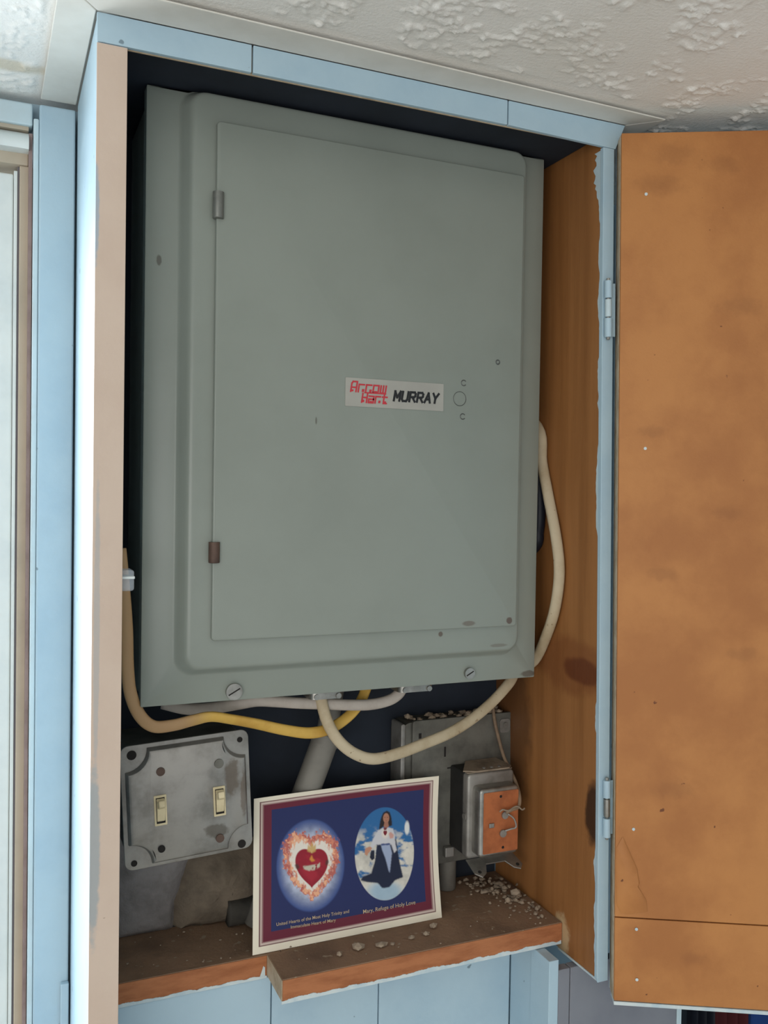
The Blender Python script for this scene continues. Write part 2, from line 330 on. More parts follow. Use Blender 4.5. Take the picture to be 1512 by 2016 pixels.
# ------------------------------------------------------------------ cabinet
cab = empty('wall_cabinet', (.22, .09, 0.0), 'open pale blue built-in wall cabinet with brown hardboard door, housing an electrical panel', 'cabinet')
SZ, SB = -.4035, -.4226            # shelf top and bottom
zh, ztp = .3056, .3262
def sideX(z): return .4225+(.3062-z)*.0158      # inner face of the leaning right side
# left side: blue outside, beige front edge
lb = box('side_panel', .0006, .0200, .0008, .1655, .01, Z(ztp)-.0005, 'blue', cab, .0005)
box('front_edge', 0, .0203, -.0008, .0006, .01, Z(zh)-.0004, 'tan_paint', cab, .0003)
# right side panel
TH = .0108; zbt = -.4305
zsp = ztp-.0008; xt, xb = sideX(zsp), sideX(zbt)
hexo('side_panel', [(xb, .0042, Z(zbt)), (xb+TH, .0042, Z(zbt)), (xb+TH, .1795, Z(zbt)), (xb, .1795, Z(zbt)), (xt, .0042, Z(zsp)), (xt+TH, .0042, Z(zsp)), (xt+TH, .1795, Z(zsp)), (xt, .1795, Z(zsp))], 'ply', cab, .0004)
hexo('front_edge', [(xb-.0006, -.0006, Z(zbt-.003)), (xb+TH, -.0006, Z(zbt-.003)), (xb+TH, .0041, Z(zbt)), (xb-.0006, .0041, Z(zbt)), (xt-.0006, -.0006, Z(zh-.002)), (xt+TH, -.0006, Z(zh-.002)), (xt+TH, .0041, Z(zh-.002)), (xt-.0006, .0041, Z(zh-.002))], 'blue', cab, .0004)
# ragged paint lap on the inner face of the right side, and white paint on its bottom edge
vs = []; fs = []; N = 260; rr = random.Random(5)
for i in range(N+1):
    z = zbt+.0005+(zh-.004-zbt)*i/N; wv = .0030+.0042*max(0, float(fbm(np.array(i*.11), np.array(3.3), 5, 4))-.40)*3+.0004*rr.random()
    if z > .235: wv += .010*float(sst(np.array(z), .235, .29))*(.5+.5*rr.random()) if z > .2 else 0
    x = sideX(z); vs += [(x-.0003, -.0004, Z(z)), (x-.0008, -.0004, Z(z)), (x-.0004, wv, Z(z)), (x-.0001, wv, Z(z))]
for i in range(N):
    for a in range(4): fs.append((i*4+a, i*4+(a+1) % 4, i*4+4+(a+1) % 4, i*4+4+a))
mesh('paint_lap', vs, fs, 'lightblue', cab)
slab('paint_lap', [(xb-.0004, .001, Z(zbt-.0022)), (xb+TH, .001, Z(zbt-.0022)), (xb+TH, .062, Z(zbt-.0022)), (xb-.0004, .062, Z(zbt-.0022))], (0, 0, 1), .002, 'flake', cab, .0003)
# header of three planks
hx = [0, at(497, 90, Y=0)[0], at(1000, 200, Y=0)[0], .4440]
hd = box('header', .0206, .4216, .0031, .0046, Z(zh), Z(ztp)-.0004, 'beige_edge', cab, .0002)
for i in range(3):
    x0, x1 = hx[i]+(.0006 if i else 0), hx[i+1]-(.0006 if i < 2 else 0)
    xe = x1-(.0096 if i == 2 else 0)
    hexo('plank', [(x0, -.0008, Z(zh+.0003)), (xe, -.0008, Z(zh-.0018 if i == 2 else zh+.0003)), (xe, .003, Z(zh-.0018 if i == 2 else zh+.0003)), (x0, .003, Z(zh+.0003)), (x0, -.0008, Z(ztp)-.0003), (x1, -.0008, Z(ztp)-.0003), (x1, .003, Z(ztp)-.0003), (x0, .003, Z(ztp)-.0003)], 'blue', hd, .0005)
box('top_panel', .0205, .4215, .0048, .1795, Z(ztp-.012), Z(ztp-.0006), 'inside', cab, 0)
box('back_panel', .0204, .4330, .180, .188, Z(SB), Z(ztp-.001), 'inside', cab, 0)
# shelf: set-back left board and projecting right board
nX = .1585
sh = box('shelf', .0206, nX+.012, .0992, .1795, Z(SB), Z(SZ), 'shelfwood', cab, .0004)
xr = sideX(SZ)-.0005
sh2 = box('shelf', nX, xr, .0550, .0990, Z(SB), Z(SZ)+.0001, 'shelfwood', cab, .0004)
box('shelf', nX+.0125, xr, .0992, .1795, Z(SB), Z(SZ), 'shelfwood', cab, .0003)
def ragstrip(name, x0, x1, y, zlo, zhi, amp, mat, par, seed, th=.0006):
    N = int((x1-x0)/.0009); vs = []; fs = []; r = random.Random(seed)
    for i in range(N+1):
        x = x0+(x1-x0)*i/N; zz = zhi+amp*(float(fbm(np.array(i*.13), np.array(seed*1.7), seed, 4))-.5)*2+amp*.25*(r.random()-.5)
        vs += [(x, y-th, Z(zlo)), (x, y+.0001, Z(zlo)), (x, y+.0001, Z(zz)), (x, y-th*.7, Z(zz))]
    for i in range(N):
        for a in range(4): fs.append((i*4+a, i*4+(a+1) % 4, i*4+4+(a+1) % 4, i*4+4+a))
    fs += [(0, 1, 2, 3), tuple(N*4+a for a in (3, 2, 1, 0))]
    return mesh(name, vs, fs, mat, par)
box('raw_edge', nX+.0002, xr, .0544, .0550, Z(SB+.001), Z(SZ-.0006), 'rawwood', sh2, .0002)
box('raw_end', nX-.0006, nX, .0546, .0990, Z(SB+.001), Z(SZ-.0006), 'beige_edge', sh2, .0002)
ragstrip('paint_drip', nX-.0008, xr-.001, .0544, SB-.0008, SB+.0024, .0017, 'flake', sh2, 3)
box('raw_edge', .0206, nX-.0008, .0985, .0991, Z(SB+.001), Z(SZ-.0006), 'rawwood', sh, .0002)
ragstrip('paint_drip', .0206, nX-.0008, .0985, SB-.0008, SB+.0016, .0012, 'flake', sh, 7)
mesh('paint_drip', [(.1515, .0982, Z(SZ-.018)), (.1562, .0982, Z(SZ-.018)), (.1560, .0982, Z(SZ-.0105)), (.1546, .0982, Z(SZ-.009)), (.1535, .0982, Z(SZ-.0125)), (.1515, .0986, Z(SZ-.018)), (.1562, .0986, Z(SZ-.018)), (.1560, .0986, Z(SZ-.0105)), (.1546, .0986, Z(SZ-.009)), (.1535, .0986, Z(SZ-.0125))],
     [(0, 1, 2, 3, 4), (5, 6, 7, 8, 9), (0, 1, 6, 5), (1, 2, 7, 6), (2, 3, 8, 7), (3, 4, 9, 8), (4, 0, 5, 9)], 'flake', sh)

# wall under the shelf: pale blue planks, and a return facing the window
wu = empty('wall_lower', (.18, .105, 0), 'pale blue plank wall under the cabinet shelf', None, None, 'structure')
gr = [.0206]+[at(x, 1990, Y=.0995)[0] for x in (534, 745, 1003)]
for i in range(3): box('plank', gr[i]+(.0005 if i else 0), gr[i+1]-.0005, .0995, .108, .01, Z(SB-.0012), 'blue', wu, .0008)
box('backing', .0206, gr[3], .1085, .112, .01, Z(SB-.0014), 'purplewood', wu, 0)
# return wall
RX = gr[3]; Yr = .046; zr = Z(zbt-.004)
ym = at(1045, 1990, X=RX)[1]; ye = at(1082, 1990, X=RX)[1]
wr = empty('wall_return', (RX+.1, ye, 0), 'dim grey-blue plank wall stepping forward below the cabinet door', None, None, 'structure')
box('plank', RX, RX+.009, ym+.0004, .099, .01, Z(SB-.0016), 'blue', wr, .0006)
box('plank', RX-.0012, RX+.009, ye, ym-.0002, .01, Z(SB-.0016), 'blue', wr, .0006)
g2 = at(1122, 1990, Y=ye)[0]; g3 = at(1342, 2000, Y=ye)[0]
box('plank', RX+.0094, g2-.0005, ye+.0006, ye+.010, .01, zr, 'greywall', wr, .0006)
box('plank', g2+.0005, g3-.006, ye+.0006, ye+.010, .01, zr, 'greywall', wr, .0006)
box('plank', g3-.0055, g3, ye, ye+.010, .01, zr, 'lightblue', wr, .0006)

# door, opened past 150 degrees
th = math.radians(28.6); dd = np.array([math.cos(th), -math.sin(th), 0]); dn = np.array([-math.sin(th), -math.cos(th), 0])   # along the door, inner-face normal
HY = -.0150; hT, hB = at(1223, 262, Y=HY), at(1208, 1970, Y=HY); zt1, zb1 = hT[2]-ZC, hB[2]-ZC
def doorP(L, z, off): # L along, off = depth behind the inner face
    b = np.array([hT[0]+(hB[0]-hT[0])*(hT[2]-Z(z))/(hT[2]-hB[2]), HY, Z(z)]); return b+dd*L-dn*off
LW = .445; zs = -.3690
door = empty('door', (.4465, -.008, Z(zb1)-0), None, None); door.parent = cab; door.location = tuple(ORG[door]-ORG[cab])
def dslab(name, L0, L1, z0, z1, o0, o1, mat, bev=.0005, sl=0):
    p = [doorP(L0, z0, o0), doorP(L1, z0+sl, o0), doorP(L1, z0+sl, o1), doorP(L0, z0, o1), doorP(L0, z1, o0), doorP(L1, z1+sl, o0), doorP(L1, z1+sl, o1), doorP(L0, z1, o1)]
    return hexo(name, p, mat, door, bev)
dslab('inner_panel', .0004, LW-.0004, zs+.0006, zt1, 0, .0042, 'hardboard', .0006)
dslab('lower_strip', .0004, LW-.0004, zb1, zs-.0005, .0003, .0042, 'hardboard', .0005)
dslab('core', 0, LW, zb1-.0006, zt1-.0004, .0043, .0228, 'beige_edge', .0004)
dslab('outer_face', -.0002, LW+.0004, zb1-.0012, zt1, .0229, .0245, 'blue', .0004)
dslab('bottom_paint', .0002, LW, zb1-.0042, zb1-.0009, .0004, .0165, 'flake', .0005)
# lifted veneer flap near the lower hinge corner
vs = []; nA, nB = 10, 8; zoom = lambda zx, zy: (1012+zx/3.024, 1516+zy/3.024)
def doorpix(x, y):   # photo pixel -> (L,z) on the door's inner face plane
    v = Dv+Rv*(x-756)/FPX-Uv*(y-1008)/FPX; p0 = doorP(0, 0, 0); s = ((p0-CAM)@dn)/(v@dn); p = CAM+v*s; z = p[2]-ZC
    b = doorP(0, z, 0); return (p-b)@dd, z
outl = [zoom(*q) for q in ((602, 470), (650, 400), (690, 490), (735, 590), (750, 680), (742, 700), (790, 780), (800, 850), (700, 866), (640, 862), (612, 800))]
lz = [doorpix(*q) for q in outl]; lz = [(max(L, .0012), z) for L, z in lz]; cL = (sum(a for a, b in lz)/len(lz), sum(b for a, b in lz)/len(lz))
vs = [doorP(a, b, -.0004) for a, b in lz]+[doorP(a*.88+cL[0]*.12, b*.88+cL[1]*.12, -.0016) for a, b in lz]+[doorP(*cL, -.0009)]; n = len(lz)
fs = [(i, (i+1) % n, n+(i+1) % n, n+i) for i in range(n)]+[(n+i, n+(i+1) % n, 2*n) for i in range(n)]
mesh('lifted_veneer', vs, fs, 'hardboard', door, 1.0)
for (x, y) in ((1248, 1634), (1244, 1768), (1254, 1832), (1255, 1932), (1271, 384), (1270, 883)):
    L, z = doorpix(x, y); c = doorP(L, z, .0002); cyl('paint_fleck', c, dn, .0014, .0009, 'flake', door, 7, .0003)
# hinges on the cabinet's right edge
def hinge(y0, y1, worn):
    xm = lambda yy: at(1197.5-(yy-575)*.0028, yy, Y=-.004)
    h = empty('hinge', xm(y1)); h.parent = cab; h.location = tuple(ORG[h]-ORG[cab]); hgt = (y1-y0)/3
    for i, (a, b, mt) in enumerate(((y0, y0+hgt*.92, 'blue'), (y0+hgt, y0+hgt*2-3, 'steel' if worn else 'lightblue'), (y0+hgt*2, y1, 'blue'))):
        p, q = xm(a), xm(b); cyl('knuckle', q, p-q, .0034 if i != 1 else .0029, np.linalg.norm(p-q), mt, h, 14, .0006)
    p, q = xm(y0-5), xm(y1+5); cyl('pin', q, p-q, .0015, np.linalg.norm(p-q), 'steel', h, 10, .0005)
    p, q = xm(y0+3), xm(y1-3); slab('leaf', [q+np.array([.001, .0028, 0]), q+np.array([.0085, .0012, 0]), p+np.array([.0085, .0012, 0]), p+np.array([.001, .0028, 0])], (0, 1, 0), .0008, 'blue', h, .0002)
hinge(553, 664, False); hinge(1536, 1648, True)
# clear plastic catch on the inside of the left board
p = at(243, 1143, Y=.012); ct = empty('door_catch', (p[0], .012, p[2]-.01)); ct.parent = cab; ct.location = tuple(ORG[ct]-ORG[cab])
q = at(262, 1143, Y=.012); zz0, zz1 = at(250, 1162, Y=.012)[2], at(250, 1121, Y=.012)[2]
prism('catch_body', [(x, .006, z) for x, z in rrect(.0201, q[0], zz0, zz1, .002)], (0, .014, 0), 'clear', ct, .0006, .6)
box('catch_tongue', .0201, q[0]+.0002, .004, .018, at(250, 1138, Y=.012)[2], at(250, 1133, Y=.012)[2], 'winwhite', ct, .0004)

# ------------------------------------------------------------------ breaker panel
PY = .067
bx0, bx1, bz0, bz1 = .0436, .4052, at(275, 1393, Y=PY)[2], Z(.3125)
bp = empty('breaker_panel', ((bx0+bx1)/2, .12, bz0), 'large grey-green metal electrical breaker panel with closed door and brand label', 'breaker panel')
box('box_body', bx0+.004, bx1-.004, PY+.0022, .1790, bz0+.003, bz1-.003, 'panel', bp, .001)
# front cover: flange, rolled step, raised field (rounded corners)
rl, rr_ = at(378, 700, Y=PY-.010)[0], at(1027, 800, Y=PY-.010)[0]
rb, rt = at(700, 1296, Y=PY-.010)[2], at(700, 239, Y=PY-.010)[2]
def loop(x0, x1, z0, z1, r, y): return [(x, y, z) for x, z in rrect(x0, x1, z0, z1, r, 6)]
S = [loop(bx0, bx1, bz0, bz1, .0008, PY+.012), loop(bx0, bx1, bz0, bz1, .0010, PY+.0006), loop(bx0+.0008, bx1-.0008, bz0+.0008, bz1-.0008, .0010, PY)]
for k in range(7):     # ogee roll
    s = k/6; S.append(loop(rl-.0110*(1-s), rr_+.0035*(1-s), rb-.0080*(1-s), rt+.0035*(1-s), .015-.004*s, PY-.010*float(np.clip(s*1.35-.175, .0, 1.)*.86+.14*s)))
S.append(loop(rl+.0015, rr_-.0015, rb+.0015, rt-.0015, .0105, PY-.0104))
vs = [p for l in S for p in l]; n = len(S[0]); fs = []
for a in range(len(S)-1):
    for j in range(n): fs.append((a*n+j, a*n+(j+1) % n, (a+1)*n+(j+1) % n, (a+1)*n+j))
fs.append(tuple((len(S)-1)*n+j for j in range(n)))
mesh('cover', vs, fs, 'panel', bp, .7)
# door
DY = PY-.0150
dTL, dTR, dBR, dBL = at(430, 235, Y=DY), at(1035, 348, Y=DY), at(1015, 1232, Y=DY), at(415, 1263, Y=DY)
dx0, dx1, dz0, dz1 = (dTL[0]+dBL[0])/2, (dTR[0]+dBR[0])/2, (dBL[2]+dBR[2])/2, (dTL[2]+dTR[2])/2
prism('door', [(x, DY, z) for x, z in rrect(dx0, dx1, dz0, dz1, .003)], (0, .0040, 0), 'panel', bp, .0011, .6)
for (x, y, hh, mt) in ((430, 404, .0205, 'hinge_grey'), (423, 1088, .0165, 'rusty')):
    p = at(x, y, Y=DY-.001); k = cyl('hinge_knuckle', (dx0+.0012, DY-.0002, p[2]-hh/2), (0, 0, 1), .0045, hh, mt, bp, 16, .0008)
def ring(name, x, y, r, w, mat, gap=0, yy=None, n=28):
    c = at(x, y, Y=yy or DY); vs = []; fs = []; N = n
    for i in range(N+1):
        a = gap/2+(6.283185-gap)*i/N
        for rr2, o in ((r-w, .00005), (r, -.0006), (r+w, .00005)): vs.append((c[0]+rr2*math.cos(a), (yy or DY)+o, c[2]+rr2*math.sin(a)))
    for i in range(N):
        for j in range(2): fs.append((i*3+j, i*3+j+1, i*3+4+j, i*3+3+j))
    return mesh(name, vs, fs, mat, bp, True)
ring('knockout', 905, 785, .0062, .0003, 'panel_dark'); ring('rivet_mark', 913, 754, .0024, .0005, 'panel_dark', 1.2); ring('rivet_mark', 911, 820, .0024, .0005, 'panel_dark', 1.2); ring('rivet_mark', 980, 713, .0018, .0007, 'panel_dark')
for (x, y, r) in ((460, 1361, .0067), (923, 1325, .0050)):
    c = at(x, y, Y=PY-.0005); sc = cyl('screw', (c[0], PY+.001, c[2]), (0, -1, 0), r, .0042, 'steel', bp, 24, .0012)
    a = .5; ex = np.array([math.cos(a), 0, math.sin(a)]); ez = np.array([-math.sin(a), 0, math.cos(a)]); f0 = np.array([c[0], PY-.0034, c[2]])
    slab('slot', [f0-ex*r*.8-ez*.0005, f0+ex*r*.8-ez*.0005, f0+ex*r*.8+ez*.0005, f0-ex*r*.8+ez*.0005], (0, 1, 0), .0006, 'hole', sc, 0)
# cable clamps under the box
for (x, y, wdt) in ((630, 1362, .030), (803, 1349, .034)):
    c = at(x, y, Y=.092); zc = bz0
    pts = [(c[0]-wdt/2+px_, zc-.0003, .082+py_) for px_, py_ in ()]
    k = prism('cable_clamp', [(px_, py_, zc+.0026) for px_, py_ in rrect(c[0]-wdt/2, c[0]+wdt/2, .0725, .098, .006)], (0, 0, -.0092), 'steel', bp, .0008, .6)
    for s in (-1, 1): cyl('screw', (c[0]+s*(wdt/2-.005), .0727, zc-.0042), (0, -1, 0), .0024, .0016, 'steel', k, 12, .0005)
# brand label with its lettering
lTL, lBR = at(680, 742, Y=DY), at(872, 808, Y=DY); lBL, lTR = at(680, 801, Y=DY), at(873, 757, Y=DY)
lx0, lx1, lz0, lz1 = lTL[0], lTR[0], (lBL[2]+lBR[2])/2, (lTL[2]+lTR[2])/2
lab = prism('brand_label', [(x, DY-.0005, z) for x, z in rrect(lx0, lx1, lz0, lz1, .0006, 2)], (0, .0004, 0), 'label', bp, 0, label='silver-white label strip')
lw, lh = lx1-lx0, lz1-lz0
def letters(name, body, u0, u1, v0, v1, mat, shear=0, bold=0, space=1, extra=()):
    co, mx, fs = textmesh(body, shear, bold, space); vs = [(lx0+lw*(u0+(u1-u0)*a/mx[0]), DY-.0007, lz0+lh*(v0+(v1-v0)*b/mx[1])) for a, b in co]
    for (a0, a1, b0, b1) in extra:
        q = len(vs); sk = .010*(b1-b0)
        vs += [(lx0+lw*(a0), DY-.00068, lz0+lh*b0), (lx0+lw*a1, DY-.00068, lz0+lh*b0), (lx0+lw*(a1+sk*3), DY-.00068, lz0+lh*b1), (lx0+lw*(a0+sk*3), DY-.00068, lz0+lh*b1)]; fs = fs+[(q, q+1, q+2, q+3)]
    return mesh(name, vs, fs, mat, lab)
GL = {'M': [[(0, 0), (0, 1), (.5, .35), (1, 1), (1, 0)]], 'U': [[(0, 1), (0, .2), (.2, 0), (.8, 0), (1, .2), (1, 1)]], 'R': [[(0, 0), (0, 1), (.75, 1), (.95, .85), (.95, .6), (.75, .47), (0, .47)], [(.45, .47), (1, 0)]],
      'A': [[(0, 0), (.5, 1), (1, 0)], [(.2, .33), (.8, .33)]], 'Y': [[(0, 1), (.5, .48), (1, 1)], [(.5, .5), (.5, 0)]],
      'q': [[(0, 0), (0, .8), (.2, 1), (1, 1), (1, 0)], [(0, .42), (1, .42)]], 'r': [[(0, 0), (0, .74), (1, .74)]], 'o': [[(0, 0), (0, .74), (1, .74), (1, 0), (0, 0)]],
      'w': [[(0, .74), (0, 0), (1, 0), (1, .74)], [(.5, 0), (.5, .74)]], 'H': [[(0, 0), (0, 1)], [(1, 0), (1, 1)], [(0, .55), (1, .55)]], 'a': [[(0, .74), (1, .74), (1, 0), (0, 0), (0, .4), (1, .4)]], 't': [[(.35, 1), (.35, 0), (1, 0)], [(0, .72), (1, .72)]]}
def strokes(name, body, u0, u1, v0, v1, mat, wid, sk, gap, fills=()):
    vs = []; fs = []; n = len(body); cw = (u1-u0)/n
    def Q(a, b): return np.array([lx0+lw*(u0+a*cw)+sk*lh*(v1-v0)*b, lz0+lh*(v0+(v1-v0)*b)])
    def quad(a, b, c, d, dy=0):
        q = len(vs)
        for p in (a, b, c, d): vs.append((p[0], DY-.0007-dy, p[1]))
        fs.append((q, q+1, q+2, q+3))
    for k, ch in enumerate(body):
        for pl in GL[ch]:
            P2 = [Q(k+gap/2+x*(1-gap), y) for x, y in pl]
            for a, b in zip(P2[:-1], P2[1:]):
                t_ = (b-a)/np.linalg.norm(b-a); a2, b2 = a-t_*wid*.45, b+t_*wid*.45; nn = np.array([-t_[1], t_[0]])*wid/2
                quad(a2-nn, b2-nn, b2+nn, a2+nn, .00002*(len(vs) % 3))
    for (a0, a1, b0, b1) in fills: quad(Q(a0, b0), Q(a1, b0), Q(a1, b1), Q(a0, b1), .00001)
    return mesh(name, vs, fs, mat, lab)
strokes('black_lettering', 'MURRAY', .470, .945, .29, .62, 'black_ink', .0020, .18, .30)
strokes('red_lettering', 'qrrow', .040, .405, .52, .87, 'red_ink', .0014, .15, .30, [(1.62, 1.95, 0, .30), (2.62, 2.95, 0, .30), (3.3, 3.7, 0, .18), (.2, .5, 0, .2), (2.0, 5.0, -.12, .02)])
strokes('red_lettering', 'Hart', .150, .415, .16, .47, 'red_ink', .0014, .15, .30, [(.2, .5, 0, .3), (1.3, 1.7, 0, .2), (2.62, 2.95, 0, .30), (3.4, 3.8, 0, .25)])

# ------------------------------------------------------------------ cables
def P_(lst): return [at(x, y, Y=Y) for x, y, Y in lst]
rightside = [(1052, 1300), (1078, 1245), (1094, 1190), (1101, 1125), (1095, 1060), (1080, 980), (1067, 910), (1058, 840)]
path = P_([(630, 1358, .092), (634, 1385, .0905), (644, 1420, .088), (664, 1455, .085), (695, 1482, .083), (735, 1494, .082), (785, 1483, .083), (835, 1464, .086), (885, 1443, .091), (930, 1415, .097), (970, 1381, .102), (1003, 1344, .105)])
def XS(z): return sideX(z)-.0065
side = []
for (x, y) in rightside:
    z = at(x, y, Y=.1)[2]-ZC; p = at(x, y, X=XS(z)); side.append(p)
path += [np.array([(path[-1][0]+side[0][0])/2+.002, .112, (path[-1][2]+side[0][2])/2])]+side+[np.array([side[-1][0], .165, side[-1][2]+.04])]
sweep('electrical_cable', path, .0052, .0036, 'cable_white', None, 6, 12, label='cream dusty cable looping below the panel and up its right side', cat='cable')
path = P_([(793, 1350, .093), (785, 1366, .092), (765, 1379, .091), (730, 1387, .091), (690, 1388, .092), (640, 1386, .094), (585, 1384, .097), (540, 1381, .100), (505, 1380, .103), (470, 1386, .107), (425, 1393, .113), (370, 1396, .12), (320, 1385, .13)])
sweep('electrical_cable', path, .0050, .0040, 'cable_grey', None, 6, 12, label='whitish cable running flat along the underside of the panel to the left', cat='cable')
path = P_([(236, 1080, .060), (243, 1160, .062), (249, 1240, .064), (251, 1310, .067), (257, 1365, .070), (275, 1408, .073), (302, 1430, .075), (340, 1428, .077), (380, 1418, .080), (415, 1411, .083), (455, 1416, .086), (505, 1425, .089), (560, 1437, .092), (610, 1443, .095), (650, 1434, .098), (685, 1411, .102), (708, 1384, .106), (722, 1352, .110), (724, 1335, .112)])
sweep('electrical_cable', path, .0050, .0026, 'cable_yellow', None, 6, 12, label='yellow flat cable sagging below the panel from the left board', cat='cable', twist=lambda s: .5*math.sin(s*9))
path = [at(x, y, X=sideX(-.02)-.0058) for x, y in ((1052, 900), (1061, 950), (1063, 1005), (1060, 1045), (1050, 1080))]
path = [np.array([path[0][0], .165, path[0][2]+.03])]+path+[np.array([path[-1][0], .165, path[-1][2]-.03])]
sweep('electrical_cable', path, .0055, .0048, 'black_rubber', None, 6, 12, label='short bend of black cable beside the panel\'s right edge', cat='cable')

# ------------------------------------------------------------------ conduit and plaster behind
A, B, Cc = at(655, 1372, Y=.150), at(642, 1452, Y=.150), at(588, 1600, Y=.150)
cd = empty('conduit', (Cc[0]-.02, .15, Z(SZ)), 'grey metal conduit slanting down behind the picture card', 'conduit')
sweep('upper_tube', [A+(A-B)*.6, A, B], .0098, .0098, 'conduit', cd, 4, 20)
e = (Cc-B)/np.linalg.norm(Cc-B)
bot = Cc+e*((Cc[2]-Z(SZ+.002))/-e[2])
sweep('lower_tube', [B, B+e*.004, Cc, bot], .0128, .0128, 'conduit', cd, 4, 20)
cyl('coupling', B-e*.004, e, .0136, .010, 'conduit', cd, 24, .0015)
# black elbow pipe low behind the card
xa, xz = at(447, 1775, Y=.164)[0], at(570, 1750, Y=.164)[0]; path = [np.array([xa+(xz-xa)*i/5, .164, Z(SZ+.0122)]) for i in range(6)]
sweep('pipe_stub', path, .0120, .0120, 'pipe_dark', None, 5, 18, label='dark pipe stub lying on the shelf just left of the card', cat='pipe')
def lump(name, pxs, Yf, Yb, mat, label, amp, seed):
    # a mound against the back panel whose outline is given in pixels at depth Yf
    q = [at(x, y, Y=Yf) for x, y in pxs]; c = sum(q)/len(q); vs = []; fs = []; n = len(q); rings = 6; r = np.random.default_rng(seed)
    for k in range(rings+1):
        s = 1-.86*k/rings
        for p in q:
            v = c+(p-c)*s; dep = Yb-(Yb-Yf)*(1-s**2.2)+(r.random()-.5)*amp*(s < .99); vs.append((v[0]+(r.random()-.5)*amp*.6, dep, max(v[2]+(r.random()-.5)*amp*.6, Z(SZ+.0004))))
    for k in range(rings):
        for j in range(n): fs.append((k*n+j, k*n+(j+1) % n, (k+1)*n+(j+1) % n, (k+1)*n+j))
    fs.append(tuple(range(n))); fs.append(tuple(rings*n+j for j in range(n))); o = mesh(name, vs, fs, mat, None, 1.2, label=label, cat='plaster')
    return o
def dens(pts, k=4):
    out = []
    for i in range(len(pts)):
        a, b = np.array(pts[i], float), np.array(pts[(i+1) % len(pts)], float)
        out += [tuple(a+(b-a)*j/k) for j in range(k)]
    return out
lump('plaster_patch', dens([(215, 1640), (300, 1640), (390, 1640), (385, 1690), (365, 1740), (350, 1790), (345, 1850), (290, 1870), (215, 1885)]), .166, .1795, 'plaster', 'rough grey plaster patch on the back under the switch plate', .0016, 2)
lump('mortar_lump', dens([(372, 1700), (430, 1668), (520, 1660), (560, 1700), (560, 1760), (500, 1840), (430, 1850), (350, 1856), (346, 1790), (362, 1745)]), .160, .1795, 'plaster_brown', 'brownish mortar lump above the dark pipe stub', .003, 5)

# ------------------------------------------------------------------ switch box with raised cover
CY = .112
q = [at(x, y, Y=CY) for x, y in ((238, 1467), (492, 1438), (494, 1664), (243, 1722))]
cc = sum(q)/4; ex = (q[1]-q[0]+q[2]-q[3]); ex[1] = 0; ez = (q[0]-q[3]+q[1]-q[2]); ez[1] = 0
sw_, sh_ = np.linalg.norm(ex)/2, np.linalg.norm(ez)/2; ex /= np.linalg.norm(ex); ez = np.array([-ex[2], 0, ex[0]])*1.0
hw, hh = sw_/2, sh_/2
sbx = empty('switch_box', (cc[0], .145, cc[2]-hh), 'grey metal switch box with raised cover and two ivory toggles', 'switch box')
def cp(a, b, y): return cc+ex*a+ez*b+np.array([0, y-CY, 0])
prism('box_body', [cp(a, b, CY+.0018) for a, b in rrect(-hw+.003, hw-.003, -hh+.003, hh-.003, .008)], (0, .178-CY-.0018, 0), 'galv_old', sbx, 0, .6)
prism('cover_plate', [cp(a, b, CY) for a, b in rrect(-hw, hw, -hh, hh, .007)], (0, .0016, 0), 'galv', sbx, .0005, .6)
out = []; ear = .0185; ro = .0135
w2, h2 = hw-.0015, hh-.0015
for sx_, sz_, a0 in ((1, 1, 270), (-1, 1, 0), (-1, -1, 90), (1, -1, 180)):
    cx_, cz_ = sx_*(w2-.002), sz_*(h2-.002); arc = []
    for i in range(9):
        a = math.radians(a0-90*i/8)
        arc.append((cx_+ear*math.cos(a), cz_+ear*math.sin(a)))
    out += [(max(-w2, min(w2, a)), max(-h2, min(h2, b))) for a, b in arc]
